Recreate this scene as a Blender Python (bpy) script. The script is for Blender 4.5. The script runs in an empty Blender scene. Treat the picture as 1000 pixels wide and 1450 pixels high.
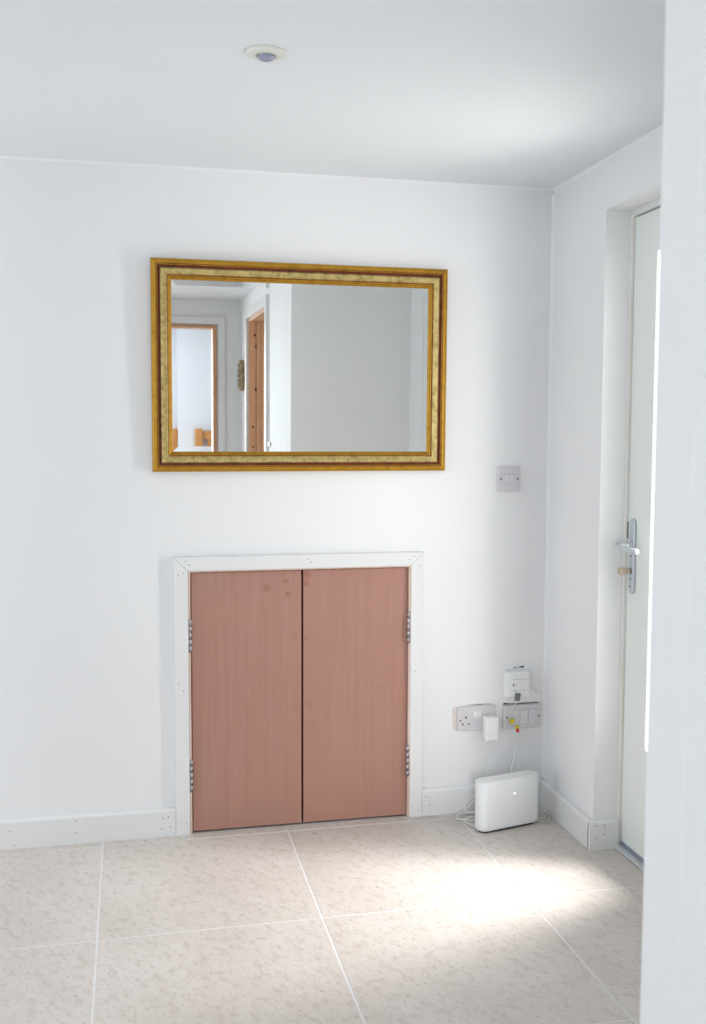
import bpy, bmesh, math, random
from mathutils import Vector, Matrix
random.seed(4)
S = bpy.context.scene
COL = S.collection
PI = math.pi

# ---------------------------------------------------------------- camera
F, YAW, PITCH, ROLL, DIST, EYE = 1433.34, 0.2175, 0.0750, 0.0033, 3.3694, 1.3395
cam = bpy.data.cameras.new('camera'); camo = bpy.data.objects.new('camera', cam); COL.objects.link(camo)
cam.sensor_fit = 'VERTICAL'; cam.sensor_height = 36.0; cam.lens = F / 1450 * 36
f_ = Vector((math.sin(YAW) * math.cos(PITCH), math.cos(YAW) * math.cos(PITCH), -math.sin(PITCH)))
r_ = Vector((math.cos(YAW), -math.sin(YAW), 0)); u_ = r_.cross(f_)
r2 = r_ * math.cos(ROLL) + u_ * math.sin(ROLL); u2 = u_ * math.cos(ROLL) - r_ * math.sin(ROLL)
camo.matrix_world = Matrix(((r2.x, u2.x, -f_.x, 0), (r2.y, u2.y, -f_.y, -DIST), (r2.z, u2.z, -f_.z, EYE), (0, 0, 0, 1)))
cam.clip_start = 0.05
cam.dof.use_dof = True; cam.dof.focus_distance = 3.5; cam.dof.aperture_fstop = 3.4
S.camera = camo

# ---------------------------------------------------------------- world, light, exposure
w = bpy.data.worlds.new('overcast_sky'); S.world = w; w.use_nodes = True
bg = w.node_tree.nodes['Background']; bg.inputs[0].default_value = (0.90, 0.96, 1.0, 1); bg.inputs[1].default_value = 1.6

def area(name, loc, direction, sx, sy, power, color, spread=180):
    l = bpy.data.lights.new(name, 'AREA'); l.shape = 'RECTANGLE'; l.size = sx; l.size_y = sy
    l.energy = power; l.color = color; l.spread = math.radians(spread)
    o = bpy.data.objects.new(name, l); COL.objects.link(o); o.location = loc
    o.rotation_euler = Vector(direction).to_track_quat('-Z', 'Y').to_euler()
    return o
# daylight through the tall glazed slot of the outside door (right wall): level light, high sky, sunlit ground
area('slot_daylight', (1.575, -0.625, 1.13), (-1, 0, 0), 0.14, 1.50, 5.5, (1.0, 0.99, 0.97), 135)
SE = math.radians(51); SD = 8.0
area('outdoor_sky', (1.58 + SD * math.cos(SE), -0.60, 1.13 + SD * math.sin(SE)), (-math.cos(SE), 0, -math.sin(SE)), 4.3, 5.4, 4700, (1.0, 0.99, 0.98), 180)
area('outdoor_ground', (4.2, -0.62, -0.03), (-0.02, 0, 1), 4.2, 1.7, 330, (1.0, 0.98, 0.95), 180)
# daylight through the left wall and bedroom windows, plus added fill lamps
area('window_daylight', (-2.42, -1.15, 1.12), (1, 0, 0), 1.30, 1.70, 10.5, (0.70, 0.86, 1.0), 180)
area('hall_fill', (-1.25, -4.455, 1.15), (0, 1, 0), 1.40, 1.70, 10, (0.80, 0.91, 1.0), 180)  # added fill behind the camera, evens out the light on the back wall
area('bedroom_daylight', (-1.125, -5.7, 1.3), (1, 0, 0), 1.5, 1.3, 6, (0.90, 0.95, 1.0), 180)
area('bedroom_end_fill', (-0.42, -7.025, 1.35), (0, 1, 0), 0.62, 1.30, 74, (0.93, 0.96, 1.0), 180)  # added lamp, sends a beam through the bedroom doorway to the back wall
area('side_room_fill', (2.3, -2.10, 1.4), (-0.5, -1, 0), 1.0, 1.0, 15, (1.0, 0.97, 0.94), 180)  # added lamp with no window, brightens the pine lining of the side doorway
S.view_settings.view_transform = 'Standard'; S.view_settings.look = 'None'
S.view_settings.exposure = 0.30; S.view_settings.gamma = 1.0; S.view_settings.use_curve_mapping = False

# ---------------------------------------------------------------- materials
def srgb(r, g, b):
    c = [(v / 255) for v in (r, g, b)]
    return tuple(v / 12.92 if v <= 0.04045 else ((v + 0.055) / 1.055) ** 2.4 for v in c) + (1,)

def mat(name, color, rough=0.5, metal=0.0, noise=0.0, nscale=8.0, stretch=(1, 1, 1), bump=0.0, bscale=60.0, dark=None, emit=None, coat=0.0, spec=None):
    m = bpy.data.materials.new(name); m.use_nodes = True
    nt = m.node_tree; N = nt.nodes; L = nt.links
    b = N['Principled BSDF']
    b.inputs['Base Color'].default_value = color; b.inputs['Roughness'].default_value = rough; b.inputs['Metallic'].default_value = metal
    if spec is not None: b.inputs['Specular IOR Level'].default_value = spec
    if coat: b.inputs['Coat Weight'].default_value = coat
    tc = N.new('ShaderNodeTexCoord'); mp = N.new('ShaderNodeMapping'); mp.inputs['Scale'].default_value = stretch
    L.new(tc.outputs['Object'], mp.inputs['Vector'])
    n = N.new('ShaderNodeTexNoise'); n.inputs['Scale'].default_value = nscale; n.inputs['Detail'].default_value = 6
    L.new(mp.outputs[0], n.inputs['Vector'])
    mx = N.new('ShaderNodeMix'); mx.data_type = 'RGBA'
    d = dark or tuple(c * 0.8 for c in color[:3]) + (1,)
    mr = N.new('ShaderNodeMapRange'); mr.inputs[1].default_value = 0.35; mr.inputs[2].default_value = 0.65; mr.inputs[3].default_value = 0; mr.inputs[4].default_value = max(noise, 0.001)
    L.new(n.outputs[0], mr.inputs[0]); L.new(mr.outputs[0], mx.inputs[0])
    mx.inputs[6].default_value = color; mx.inputs[7].default_value = d
    L.new(mx.outputs[2], b.inputs['Base Color'])
    if bump:
        n2 = N.new('ShaderNodeTexNoise'); n2.inputs['Scale'].default_value = bscale; n2.inputs['Detail'].default_value = 4
        L.new(mp.outputs[0], n2.inputs['Vector'])
        bp = N.new('ShaderNodeBump'); bp.inputs['Strength'].default_value = bump; bp.inputs['Distance'].default_value = 0.002
        L.new(n2.outputs[0], bp.inputs['Height']); L.new(bp.outputs[0], b.inputs['Normal'])
    if emit:
        b.inputs['Emission Color'].default_value = emit[0]; b.inputs['Emission Strength'].default_value = emit[1]
    return m

M = {}
M['wall'] = mat('white_wall_paint', srgb(239, 238, 238), 0.7, noise=0.25, nscale=1.6, dark=srgb(234, 233, 233), bump=0.10, bscale=14)
M['ceiling'] = mat('white_ceiling_paint', srgb(234, 237, 239), 0.75, noise=0.3, nscale=2.0, dark=srgb(229, 233, 235), bump=0.08, bscale=10)
M['trim'] = mat('white_satin_paint', srgb(232, 231, 230), 0.4, noise=0.3, nscale=6, dark=srgb(226, 225, 223), bump=0.05, bscale=30)
M['door_paint'] = mat('white_door_paint', srgb(238, 241, 236), 0.35, noise=0.2, nscale=4, dark=srgb(232, 236, 230))
M['grout'] = mat('pale_grout', srgb(228, 227, 227), 0.8, noise=0.4, nscale=30)
M['pine'] = mat('planed_pine', srgb(205, 158, 122), 0.5, noise=0.8, nscale=5, stretch=(14, 14, 1.2), dark=srgb(190, 138, 98))
M['pine_dark'] = mat('orange_pine', srgb(206, 150, 88), 0.45, noise=0.8, nscale=5, stretch=(14, 14, 1.5), dark=srgb(180, 118, 62))
M['knot'] = mat('pine_knot', srgb(88, 44, 24), 0.6)
M['rawwood'] = mat('bare_pinkish_wood', srgb(226, 204, 190), 0.6, noise=0.7, nscale=6, stretch=(12, 12, 1), dark=srgb(208, 176, 158))
M['jamb'] = mat('cream_worn_paint', srgb(242, 238, 231), 0.5, noise=0.5, nscale=10, dark=srgb(238, 228, 218))
M['black'] = mat('black_rubber', (0.012, 0.012, 0.014, 1), 0.7)
M['dark'] = mat('recess_shade_black', (0.02, 0.012, 0.010, 1), 0.9)  # near-black colour stands in for shade inside the cupboard recess
M['nail'] = mat('nail_hole_grey', srgb(130, 125, 123), 0.8)
M['steel'] = mat('brushed_steel', srgb(188, 182, 182), 0.35, metal=0.85, noise=0.5, nscale=40, dark=srgb(140, 134, 136))
M['aluminium'] = mat('satin_aluminium', srgb(206, 211, 216), 0.42, metal=0.75, noise=0.2, nscale=30)
M['nickel'] = mat('dull_brass_nickel', srgb(186, 170, 152), 0.4, metal=0.6, noise=0.3, nscale=50)
M['threshold'] = mat('grey_aluminium_threshold', srgb(206, 207, 210), 0.5)
M['seal'] = mat('blue_grey_seal', srgb(138, 148, 162), 0.6)
M['switch_plate'] = mat('pale_grey_switch_plastic', srgb(214, 210, 212), 0.4)
M['rocker'] = mat('rocker_plastic', srgb(219, 216, 218), 0.35)
M['plastic'] = mat('white_plastic', srgb(236, 236, 234), 0.35)
M['router'] = mat('white_satin_plastic', srgb(236, 237, 238), 0.38)
M['cable'] = mat('white_cable_sheath', srgb(232, 231, 229), 0.5)
M['plaster'] = mat('bare_pink_plaster', srgb(230, 220, 215), 0.85, noise=0.6, nscale=60, dark=srgb(220, 204, 197))
M['ink'] = mat('grey_print', srgb(176, 178, 181), 0.7)
M['inkdark'] = mat('dark_print', srgb(45, 45, 52), 0.7)
M['tag_grey'] = mat('grey_label', srgb(128, 130, 134), 0.6, noise=0.8, nscale=400, dark=srgb(95, 97, 102))
M['yellow'] = mat('yellow_tape', srgb(214, 190, 40), 0.5)
M['red'] = mat('red_tape', srgb(200, 36, 48), 0.5)
M['led'] = mat('status_light', (1, 1, 1, 1), 0.5, emit=((0.9, 0.97, 1, 1), 4.0))
M['lens'] = mat('grey_blue_lens', srgb(150, 156, 176), 0.15)
M['fitting'] = mat('cream_fitting_plastic', srgb(226, 227, 218), 0.4)
M['linen'] = mat('white_linen', srgb(225, 228, 235), 0.8, bump=0.2, bscale=30)
M['carpet'] = mat('beige_carpet', srgb(190, 180, 168), 0.95, bump=0.3, bscale=300)
M['bed_wall'] = mat('pale_blue_white_paint', srgb(222, 226, 232), 0.8)
M['backing'] = mat('brown_backing_board', srgb(120, 90, 60), 0.8)

def tile_material():
    m = bpy.data.materials.new('limestone_tile'); m.use_nodes = True
    nt = m.node_tree; N = nt.nodes; L = nt.links; b = N['Principled BSDF']
    g = N.new('ShaderNodeNewGeometry'); oi = N.new('ShaderNodeObjectInfo')
    add = N.new('ShaderNodeVectorMath'); add.operation = 'MULTIPLY_ADD'
    cmb = N.new('ShaderNodeCombineXYZ'); L.new(oi.outputs['Random'], cmb.inputs[0]); L.new(oi.outputs['Random'], cmb.inputs[1])
    L.new(cmb.outputs[0], add.inputs[0]); add.inputs[1].default_value = (7, 5, 0); L.new(g.outputs['Position'], add.inputs[2])
    mp = N.new('ShaderNodeMapping'); mp.vector_type = 'TEXTURE'; mp.inputs['Rotation'].default_value = (0, 0, -1.05); mp.inputs['Scale'].default_value = (1.7, 1.0, 1)
    L.new(add.outputs[0], mp.inputs[0])
    def noise(sc, det=5, rough=0.6):
        n = N.new('ShaderNodeTexNoise'); n.inputs['Scale'].default_value = sc; n.inputs['Detail'].default_value = det; n.inputs['Roughness'].default_value = rough
        L.new(mp.outputs[0], n.inputs['Vector']); return n
    def rng(src, a, c, lo=0.0, hi=1.0):
        r = N.new('ShaderNodeMapRange'); r.inputs[1].default_value = a; r.inputs[2].default_value = c; r.inputs[3].default_value = lo; r.inputs[4].default_value = hi
        L.new(src, r.inputs[0]); return r.outputs[0]
    def mix(fac, a, c):
        x = N.new('ShaderNodeMix'); x.data_type = 'RGBA'; L.new(fac, x.inputs[0])
        if isinstance(a, tuple): x.inputs[6].default_value = a
        else: L.new(a, x.inputs[6])
        x.inputs[7].default_value = c; return x.outputs[2]
    c1 = mix(rng(noise(4).outputs[0], 0.38, 0.62), srgb(214, 206, 199), srgb(206, 197, 189))
    c2 = mix(rng(noise(42).outputs[0], 0.50, 0.68, 0, 0.5), c1, srgb(178, 166, 155))
    c3 = mix(rng(noise(110, 3).outputs[0], 0.58, 0.70, 0, 0.55), c2, srgb(150, 136, 124))
    c4 = mix(rng(noise(34, 4).outputs[0], 0.42, 0.30, 0, 0.6), c3, srgb(216, 209, 202))
    L.new(c4, b.inputs['Base Color']); b.inputs['Roughness'].default_value = 0.42
    bp = N.new('ShaderNodeBump'); bp.inputs['Strength'].default_value = 0.15; bp.inputs['Distance'].default_value = 0.001
    L.new(noise(60, 3).outputs[0], bp.inputs['Height']); L.new(bp.outputs[0], b.inputs['Normal'])
    return m
M['tile'] = tile_material()

def cupboard_material():
    m = bpy.data.materials.new('pinkish_brown_board'); m.use_nodes = True
    nt = m.node_tree; N = nt.nodes; L = nt.links; b = N['Principled BSDF']
    tc = N.new('ShaderNodeTexCoord'); g = N.new('ShaderNodeNewGeometry')
    def noise(vec, sc, stretch, det=5):
        mp = N.new('ShaderNodeMapping'); mp.inputs['Scale'].default_value = stretch; L.new(vec, mp.inputs[0])
        n = N.new('ShaderNodeTexNoise'); n.inputs['Scale'].default_value = sc; n.inputs['Detail'].default_value = det; L.new(mp.outputs[0], n.inputs['Vector']); return n.outputs[0]
    def rng(src, a, c, lo, hi):
        r = N.new('ShaderNodeMapRange'); r.inputs[1].default_value = a; r.inputs[2].default_value = c; r.inputs[3].default_value = lo; r.inputs[4].default_value = hi
        L.new(src, r.inputs[0]); return r.outputs[0]
    def mix(fac, a, c):
        x = N.new('ShaderNodeMix'); x.data_type = 'RGBA'; L.new(fac, x.inputs[0])
        if isinstance(a, tuple): x.inputs[6].default_value = a
        else: L.new(a, x.inputs[6])
        x.inputs[7].default_value = c; return x.outputs[2]
    P = g.outputs['Position']
    c = mix(rng(noise(P, 3.0, (20, 1, 0.6)), 0.3, 0.7, 0, 1), srgb(176, 131, 116), srgb(169, 123, 107))
    c = mix(rng(noise(P, 9.0, (30, 1, 0.8)), 0.5, 0.8, 0, 0.35), c, srgb(186, 143, 128))
    c = mix(rng(noise(P, 1.7, (1.4, 1, 1)), 0.52, 0.75, 0, 0.45), c, srgb(178, 132, 108))
    nn = noise(P, 60.0, (1, 1, 1), 4)          # a few small smudges near the meeting edges
    for (sx, sz, sr, am) in ((0.445, 0.826, 0.016, 0.6), (0.512, 0.850, 0.014, 0.5), (0.520, 0.806, 0.013, 0.6), (0.500, 0.872, 0.012, 0.35), (0.583, 0.866, 0.022, 0.7), (0.581, 0.838, 0.014, 0.5), (0.582, 0.648, 0.010, 0.5), (0.545, 0.664, 0.009, 0.35), (0.592, 0.42, 0.014, 0.35), (0.84, 0.47, 0.012, 0.2)):
        vd = N.new('ShaderNodeVectorMath'); vd.operation = 'DISTANCE'; vd.inputs[1].default_value = (sx, -0.004, sz); L.new(P, vd.inputs[0])
        ad = N.new('ShaderNodeMath'); ad.operation = 'MULTIPLY_ADD'; L.new(nn, ad.inputs[0]); ad.inputs[1].default_value = sr * 1.6; L.new(vd.outputs['Value'], ad.inputs[2])
        c = mix(rng(ad.outputs[0], sr * 0.9, sr * 1.9, am, 0), c, srgb(140, 82, 58))
    L.new(c, b.inputs['Base Color']); b.inputs['Roughness'].default_value = 0.45
    bp = N.new('ShaderNodeBump'); bp.inputs['Strength'].default_value = 0.06; bp.inputs['Distance'].default_value = 0.001
    L.new(noise(P, 40.0, (8, 1, 0.4)), bp.inputs['Height']); L.new(bp.outputs[0], b.inputs['Normal'])
    return m
M['board'] = cupboard_material()

def gold_material(name, base, dark, amount, rough, metal, cracks=False):
    m = bpy.data.materials.new(name); m.use_nodes = True
    nt = m.node_tree; N = nt.nodes; L = nt.links; b = N['Principled BSDF']
    g = N.new('ShaderNodeNewGeometry')
    n = N.new('ShaderNodeTexNoise'); n.inputs['Scale'].default_value = 38; n.inputs['Detail'].default_value = 8; n.inputs['Roughness'].default_value = 0.7
    L.new(g.outputs['Position'], n.inputs['Vector'])
    r = N.new('ShaderNodeMapRange'); r.inputs[1].default_value = 0.45; r.inputs[2].default_value = 0.68; r.inputs[4].default_value = amount; L.new(n.outputs[0], r.inputs[0])
    x = N.new('ShaderNodeMix'); x.data_type = 'RGBA'; x.inputs[6].default_value = base; x.inputs[7].default_value = dark; L.new(r.outputs[0], x.inputs[0])
    out = x.outputs[2]
    if cracks:
        v = N.new('ShaderNodeTexVoronoi'); v.feature = 'DISTANCE_TO_EDGE'; v.inputs['Scale'].default_value = 16
        wv = N.new('ShaderNodeVectorMath'); wv.operation = 'MULTIPLY_ADD'; L.new(n.outputs['Color'], wv.inputs[0]); wv.inputs[1].default_value = (0.10, 0.10, 0.10); L.new(g.outputs['Position'], wv.inputs[2]); L.new(wv.outputs[0], v.inputs['Vector'])
        r2_ = N.new('ShaderNodeMapRange'); r2_.inputs[1].default_value = 0.0; r2_.inputs[2].default_value = 0.035; r2_.inputs[3].default_value = 0.55; r2_.inputs[4].default_value = 0; L.new(v.outputs['Distance'], r2_.inputs[0])
        y = N.new('ShaderNodeMix'); y.data_type = 'RGBA'; L.new(out, y.inputs[6]); y.inputs[7].default_value = srgb(98, 84, 30); L.new(r2_.outputs[0], y.inputs[0]); out = y.outputs[2]
    L.new(out, b.inputs['Base Color']); b.inputs['Roughness'].default_value = rough; b.inputs['Metallic'].default_value = metal
    return m
M['gold'] = gold_material('polished_gold_leaf', srgb(184, 138, 38), srgb(156, 110, 22), 0.9, 0.40, 0.55)
M['gold_mottled'] = gold_material('mottled_antique_gold', srgb(198, 176, 114), srgb(146, 120, 58), 1.0, 0.42, 0.35, True)
M['groove'] = gold_material('dark_red_groove', srgb(124, 50, 16), srgb(82, 20, 6), 1.0, 0.5, 0.1)

mg = bpy.data.materials.new('silvered_glass'); mg.use_nodes = True
b = mg.node_tree.nodes['Principled BSDF']; b.inputs['Metallic'].default_value = 1; b.inputs['Roughness'].default_value = 0.0; b.inputs['Base Color'].default_value = (0.955, 0.97, 0.95, 1)
M['mirror'] = mg
gl = bpy.data.materials.new('clear_glazing'); gl.use_nodes = True
nt = gl.node_tree; nt.nodes.remove(nt.nodes['Principled BSDF'])
tr = nt.nodes.new('ShaderNodeBsdfTransparent'); gs = nt.nodes.new('ShaderNodeBsdfGlossy'); gs.inputs['Roughness'].default_value = 0.02
mxs = nt.nodes.new('ShaderNodeMixShader'); mxs.inputs[0].default_value = 0.05
nt.links.new(tr.outputs[0], mxs.inputs[1]); nt.links.new(gs.outputs[0], mxs.inputs[2])
nt.links.new(mxs.outputs[0], nt.nodes['Material Output'].inputs['Surface'])
M['glass'] = gl

# ---------------------------------------------------------------- builders
def bx(bm, x0, x1, y0, y1, z0, z1, bev=0.0, seg=2, mi=0):
    vs = [bm.verts.new((x, y, z)) for z in (z0, z1) for y in (y0, y1) for x in (x0, x1)]
    fs = [bm.faces.new([vs[i] for i in q]) for q in ((0, 2, 3, 1), (4, 5, 7, 6), (0, 1, 5, 4), (2, 6, 7, 3), (0, 4, 6, 2), (1, 3, 7, 5))]
    for f in fs: f.material_index = mi
    if bev > 0:
        es = list({e for f in fs for e in f.edges})
        r = bmesh.ops.bevel(bm, geom=es, offset=bev, segments=seg, profile=0.5, affect='EDGES')
        for f in r['faces']: f.material_index = mi
    return bm

def prism(bm, pts, axis, a, b, mi=0):
    """extrude a closed outline along an axis; pts are in the two other axes' order"""
    def v(p, t):
        if axis == 'x': return (t, p[0], p[1])
        if axis == 'y': return (p[0], t, p[1])
        return (p[0], p[1], t)
    A = [bm.verts.new(v(p, a)) for p in pts]; B = [bm.verts.new(v(p, b)) for p in pts]
    fs = [bm.faces.new(A), bm.faces.new(B[::-1])]
    for i in range(len(pts)):
        j = (i + 1) % len(pts); fs.append(bm.faces.new((A[i], B[i], B[j], A[j])))
    for f in fs: f.material_index = mi
    return bm

def catmull(pts, n=8):
    P = [Vector(p) for p in pts]; P = [P[0] * 2 - P[1]] + P + [P[-1] * 2 - P[-2]]; out = []
    for i in range(1, len(P) - 2):
        for k in range(n):
            t = k / n; a, b_, c, d = P[i - 1], P[i], P[i + 1], P[i + 2]
            out.append(0.5 * ((2 * b_) + (c - a) * t + (2 * a - 5 * b_ + 4 * c - d) * t * t + (3 * b_ - a - 3 * c + d) * t ** 3))
    out.append(P[-2]); return out

def tube(bm, pts, rad, n=8, smooth=True, taper=None):
    rings = []
    for i, p in enumerate(pts):
        p = Vector(p); t = (Vector(pts[min(i + 1, len(pts) - 1)]) - Vector(pts[max(i - 1, 0)])).normalized()
        a = t.cross(Vector((0.13, 0.21, 0.97))).normalized(); b_ = t.cross(a)
        rr = rad if taper is None else taper(i / (len(pts) - 1)) * rad
        rings.append([bm.verts.new(p + (a * math.cos(2 * PI * k / n) + b_ * math.sin(2 * PI * k / n)) * rr) for k in range(n)])
    for A, B in zip(rings, rings[1:]):
        for k in range(n):
            f = bm.faces.new((A[k], A[(k + 1) % n], B[(k + 1) % n], B[k])); f.smooth = smooth
    bm.faces.new(rings[0][::-1]); bm.faces.new(rings[-1])
    return bm

def lathe(bm, prof, center, axis='z', n=40, smooth=True):
    """prof: list of (radius, height); revolved about axis through center"""
    c = Vector(center); rings = []
    for r, h in prof:
        ring = []
        for k in range(n):
            a = 2 * PI * k / n; x, y = r * math.cos(a), r * math.sin(a)
            v = {'z': (x, y, h), 'y': (x, h, y), 'x': (h, x, y)}[axis]
            ring.append(bm.verts.new(c + Vector(v)))
        rings.append(ring)
    for A, B in zip(rings, rings[1:]):
        for k in range(n):
            f = bm.faces.new((A[k], A[(k + 1) % n], B[(k + 1) % n], B[k])); f.smooth = smooth
    bm.faces.new(rings[0][::-1]); bm.faces.new(rings[-1])
    return bm

def NB(): return bmesh.new()

def obj(name, bm, m, parent=None, **props):
    """link bm (world coordinates) as one mesh object; parent keeps it where it was modelled"""
    bmesh.ops.recalc_face_normals(bm, faces=bm.faces[:])
    root = Vector((0, 0, 0)); q = parent
    while q is not None: root = root + q.location; q = q.parent
    if parent is None and props.get('at') is not None: root = Vector(props['at'])
    at = props.pop('at', None)
    bmesh.ops.translate(bm, verts=bm.verts[:], vec=-root)
    me = bpy.data.meshes.new(name); bm.to_mesh(me); bm.free()
    for mm in (m if isinstance(m, (list, tuple)) else [m]): me.materials.append(mm)
    o = bpy.data.objects.new(name, me); COL.objects.link(o)
    if parent is not None: o.parent = parent
    else: o.location = root
    for k, v in props.items(): o[k] = v
    return o

def thing(name, loc, label, cat, group=None, kind=None):
    o = bpy.data.objects.new(name, None); COL.objects.link(o); o.location = loc; o.empty_display_size = 0.05
    o['label'] = label; o['category'] = cat
    if group: o['group'] = group
    if kind: o['kind'] = kind
    return o

def struct(name, bm, m, label=None, parent=None):
    o = obj(name, bm, m, parent)
    if parent is None:
        o['kind'] = 'structure'
        if label: o['label'] = label; o['category'] = name.split('_')[0]
    return o

# ---------------------------------------------------------------- room shell
RH = 2.20; XR = 1.46; X1 = 0.822; YE = -1.884; YF = -4.335; XL = -2.30; TW = 0.12
OX0, OX1, OZ = 0.184, 0.948, 0.893          # cupboard opening
b = NB()
bx(b, XL - TW, OX0, 0, TW, -0.1, RH); bx(b, OX1, XR + 0.2, 0, TW, -0.1, RH); bx(b, OX0, OX1, 0, TW, OZ, RH)
struct('wall_back', b, M['wall'], 'white painted wall behind the gold mirror and low cupboard')
DY0, DY1, DZ = -0.402, -1.31, 2.045          # door reveal in right wall
b = NB()
bx(b, XR, XR + 0.2, DY0, 0, -0.1, RH); bx(b, XR, XR + 0.2, YE, DY1, -0.1, RH); bx(b, XR, XR + 0.2, DY1, DY0, DZ, RH)
struct('wall_right', b, M['wall'], 'white painted wall with the reveal of the glazed outside door')
b = NB(); bx(b, X1, XR + 0.2, YE - TW, YE, -0.1, RH, 0.004, 2)
struct('wall_front', b, M['wall'], 'white wall end close to the camera at the right edge')
# corridor wall with a side doorway
SD0, SD1, SDZ = -3.80, -2.80, 2.035
b = NB()
bx(b, X1, X1 + TW, SD1, YE - TW, -0.1, RH); bx(b, X1, X1 + TW, YF, SD0, -0.1, RH); bx(b, X1, X1 + TW, SD0, SD1, SDZ, RH)
struct('wall_corridor', b, M['wall'], 'white corridor wall with the pine lined side doorway')
# far wall with bedroom doorway
BD0, BD1, BDZ = -0.16, 0.645, 2.02
b = NB()
bx(b, XL - TW, -2.0, YF - TW, YF, -0.1, RH); bx(b, -0.5, BD0, YF - TW, YF, -0.1, RH); bx(b, -2.0, -0.5, YF - TW, YF, -0.1, 0.25); bx(b, -2.0, -0.5, YF - TW, YF, 2.05, RH); bx(b, BD1, 3.3, YF - TW, YF, -0.1, RH); bx(b, BD0, BD1, YF - TW, YF, BDZ, RH)
struct('wall_far', b, M['wall'], 'white wall with the doorway to the bedroom seen in the mirror')
# left wall with two windows
b = NB()
def wall_with_windows(b, x0, x1, ya, yb, wins):
    ys = ya
    for (w0, w1, z0, z1) in wins:
        bx(b, x0, x1, ys, w0, -0.1, RH); bx(b, x0, x1, w0, w1, -0.1, z0); bx(b, x0, x1, w0, w1, z1, RH); ys = w1
    bx(b, x0, x1, ys, yb, -0.1, RH)
wall_with_windows(b, XL - TW, XL, YF, 0, [(-1.85, -0.45, 0.22, 2.02)])
struct('wall_left', b, M['wall'], 'white wall with daylight windows out of view to the left')
# bedroom and side room shells
YB = -6.90
b = NB(); bx(b, -0.08, 3.3, YB - TW, YB, -0.1, RH); bx(b, -1.12, -0.76, YB - TW, YB, -0.1, RH); bx(b, -0.76, -0.08, YB - TW, YB, -0.1, 0.65); bx(b, -0.76, -0.08, YB - TW, YB, 2.05, RH); struct('wall_bedroom_end', b, M['bed_wall'], 'pale wall behind the pine headboard')
b = NB(); wall_with_windows(b, -1.12, -1.00, YB, YF - TW, [(-6.5, -4.9, 0.7, 1.95)]); struct('wall_bedroom_left', b, M['bed_wall'], 'bedroom wall with window')
b = NB(); bx(b, 3.3, 3.3 + TW, YB, YE, -0.1, RH); struct('wall_side_room', b, M['wall'], 'far wall of the side room')
b = NB(); bx(b, XR + 0.2, 3.3, YE - TW, YE, -0.1, RH); struct('wall_side_room_front', b, M['wall'], 'front wall of the side room')
b = NB(); bx(b, XL - TW, XR + 0.2, YF - TW, TW, RH, RH + 0.1); bx(b, -1.12, XR + 0.2, YB - TW, YF - TW, RH, RH + 0.1); bx(b, XR + 0.2, 3.3 + TW, YB - TW, YE, RH, RH + 0.1); struct('ceiling', b, M['ceiling'], 'white painted ceiling with a daylight glow near the outside door')

# floor: grout bed with one object per tile
b = NB(); bx(b, XL - TW, 1.62, YF - 0.06, TW, -0.1, -0.0012)
floor = struct('floor', b, M['grout'], 'pale stone tiled floor with light grout lines')
G = 0.0055; TX, TY = 0.6087, 0.633; GX, GY = 0.5087, -0.0535
tile_cache = {}
def tile(x0, x1, y0, y1):
    key = (round(x1 - x0, 4), round(y1 - y0, 4))
    if key not in tile_cache:
        bm = NB(); bx(bm, 0, x1 - x0, 0, y1 - y0, -0.010, 0, 0.0010, 1)
        bmesh.ops.recalc_face_normals(bm, faces=bm.faces[:])
        me = bpy.data.meshes.new('tile'); bm.to_mesh(me); bm.free(); me.materials.append(M['tile']); tile_cache[key] = me
    o = bpy.data.objects.new('tile', tile_cache[key]); COL.objects.link(o); o.parent = floor; o.location = (x0, y0, random.uniform(-0.0003, 0))
xs = [XL] + [GX + k * TX for k in range(-4, 2)] + [1.541]
ys = [0.0] + [GY - k * TY for k in range(0, 7)] + [YF]
for i in range(len(xs) - 1):
    for j in range(len(ys) - 1):
        x0, x1 = xs[i] + (G / 2 if i else 0), xs[i + 1] - (G / 2 if i < len(xs) - 2 else 0)
        y1, y0 = ys[j] - (G / 2 if j else 0), ys[j + 1] + (G / 2 if j < len(ys) - 2 else 0)
        if y1 - y0 < 0.01: continue
        if x0 > X1 and y1 < YE - 0.05: continue
        if x1 > X1 and y1 < YE - 0.05: x1 = X1
        if x1 > XR and not -1.3 < (y0 + y1) / 2 < -0.3: x1 = XR
        tile(x0, x1, y0, y1)
b = NB(); bx(b, -1.12, 3.3, YB, YF - 0.06, -0.1, 0.0); bx(b, X1 + 0.06, 3.3, YF - 0.06, YE - TW, -0.1, 0.0)
struct('floor_carpet', b, M['carpet'], 'beige carpet of the bedroom and side room')

# uneven tape bead along the ceiling edge and up the corner
b = NB()
for k in range(30):
    xa, xb = XL + k * (XR - XL) / 30, XL + (k + 1) * (XR - XL) / 30
    h = 0.007
    prism(b, [(0, RH), (-0.007, RH), (0, RH - h)], 'x', xa, xb)
struct('trim_1', b, M['wall'], 'thin uneven filler bead where the back wall meets the ceiling')
b = NB(); prism(b, [(XR, RH), (XR - 0.009, RH), (XR - 0.004, RH - 0.006), (XR, RH - 0.012)], 'y', -1.88, -0.004)
struct('trim_2', b, M['ceiling'], 'thin filler bead where the right wall meets the ceiling')
b = NB(); prism(b, [(XR, 0), (XR - 0.009, 0), (XR - 0.005, -0.003), (XR - 0.002, -0.006), (XR, -0.009)], 'z', 0.10, RH - 0.02)
struct('trim_3', b, M['wall'], 'soft filler fillet in the vertical corner')

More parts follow.
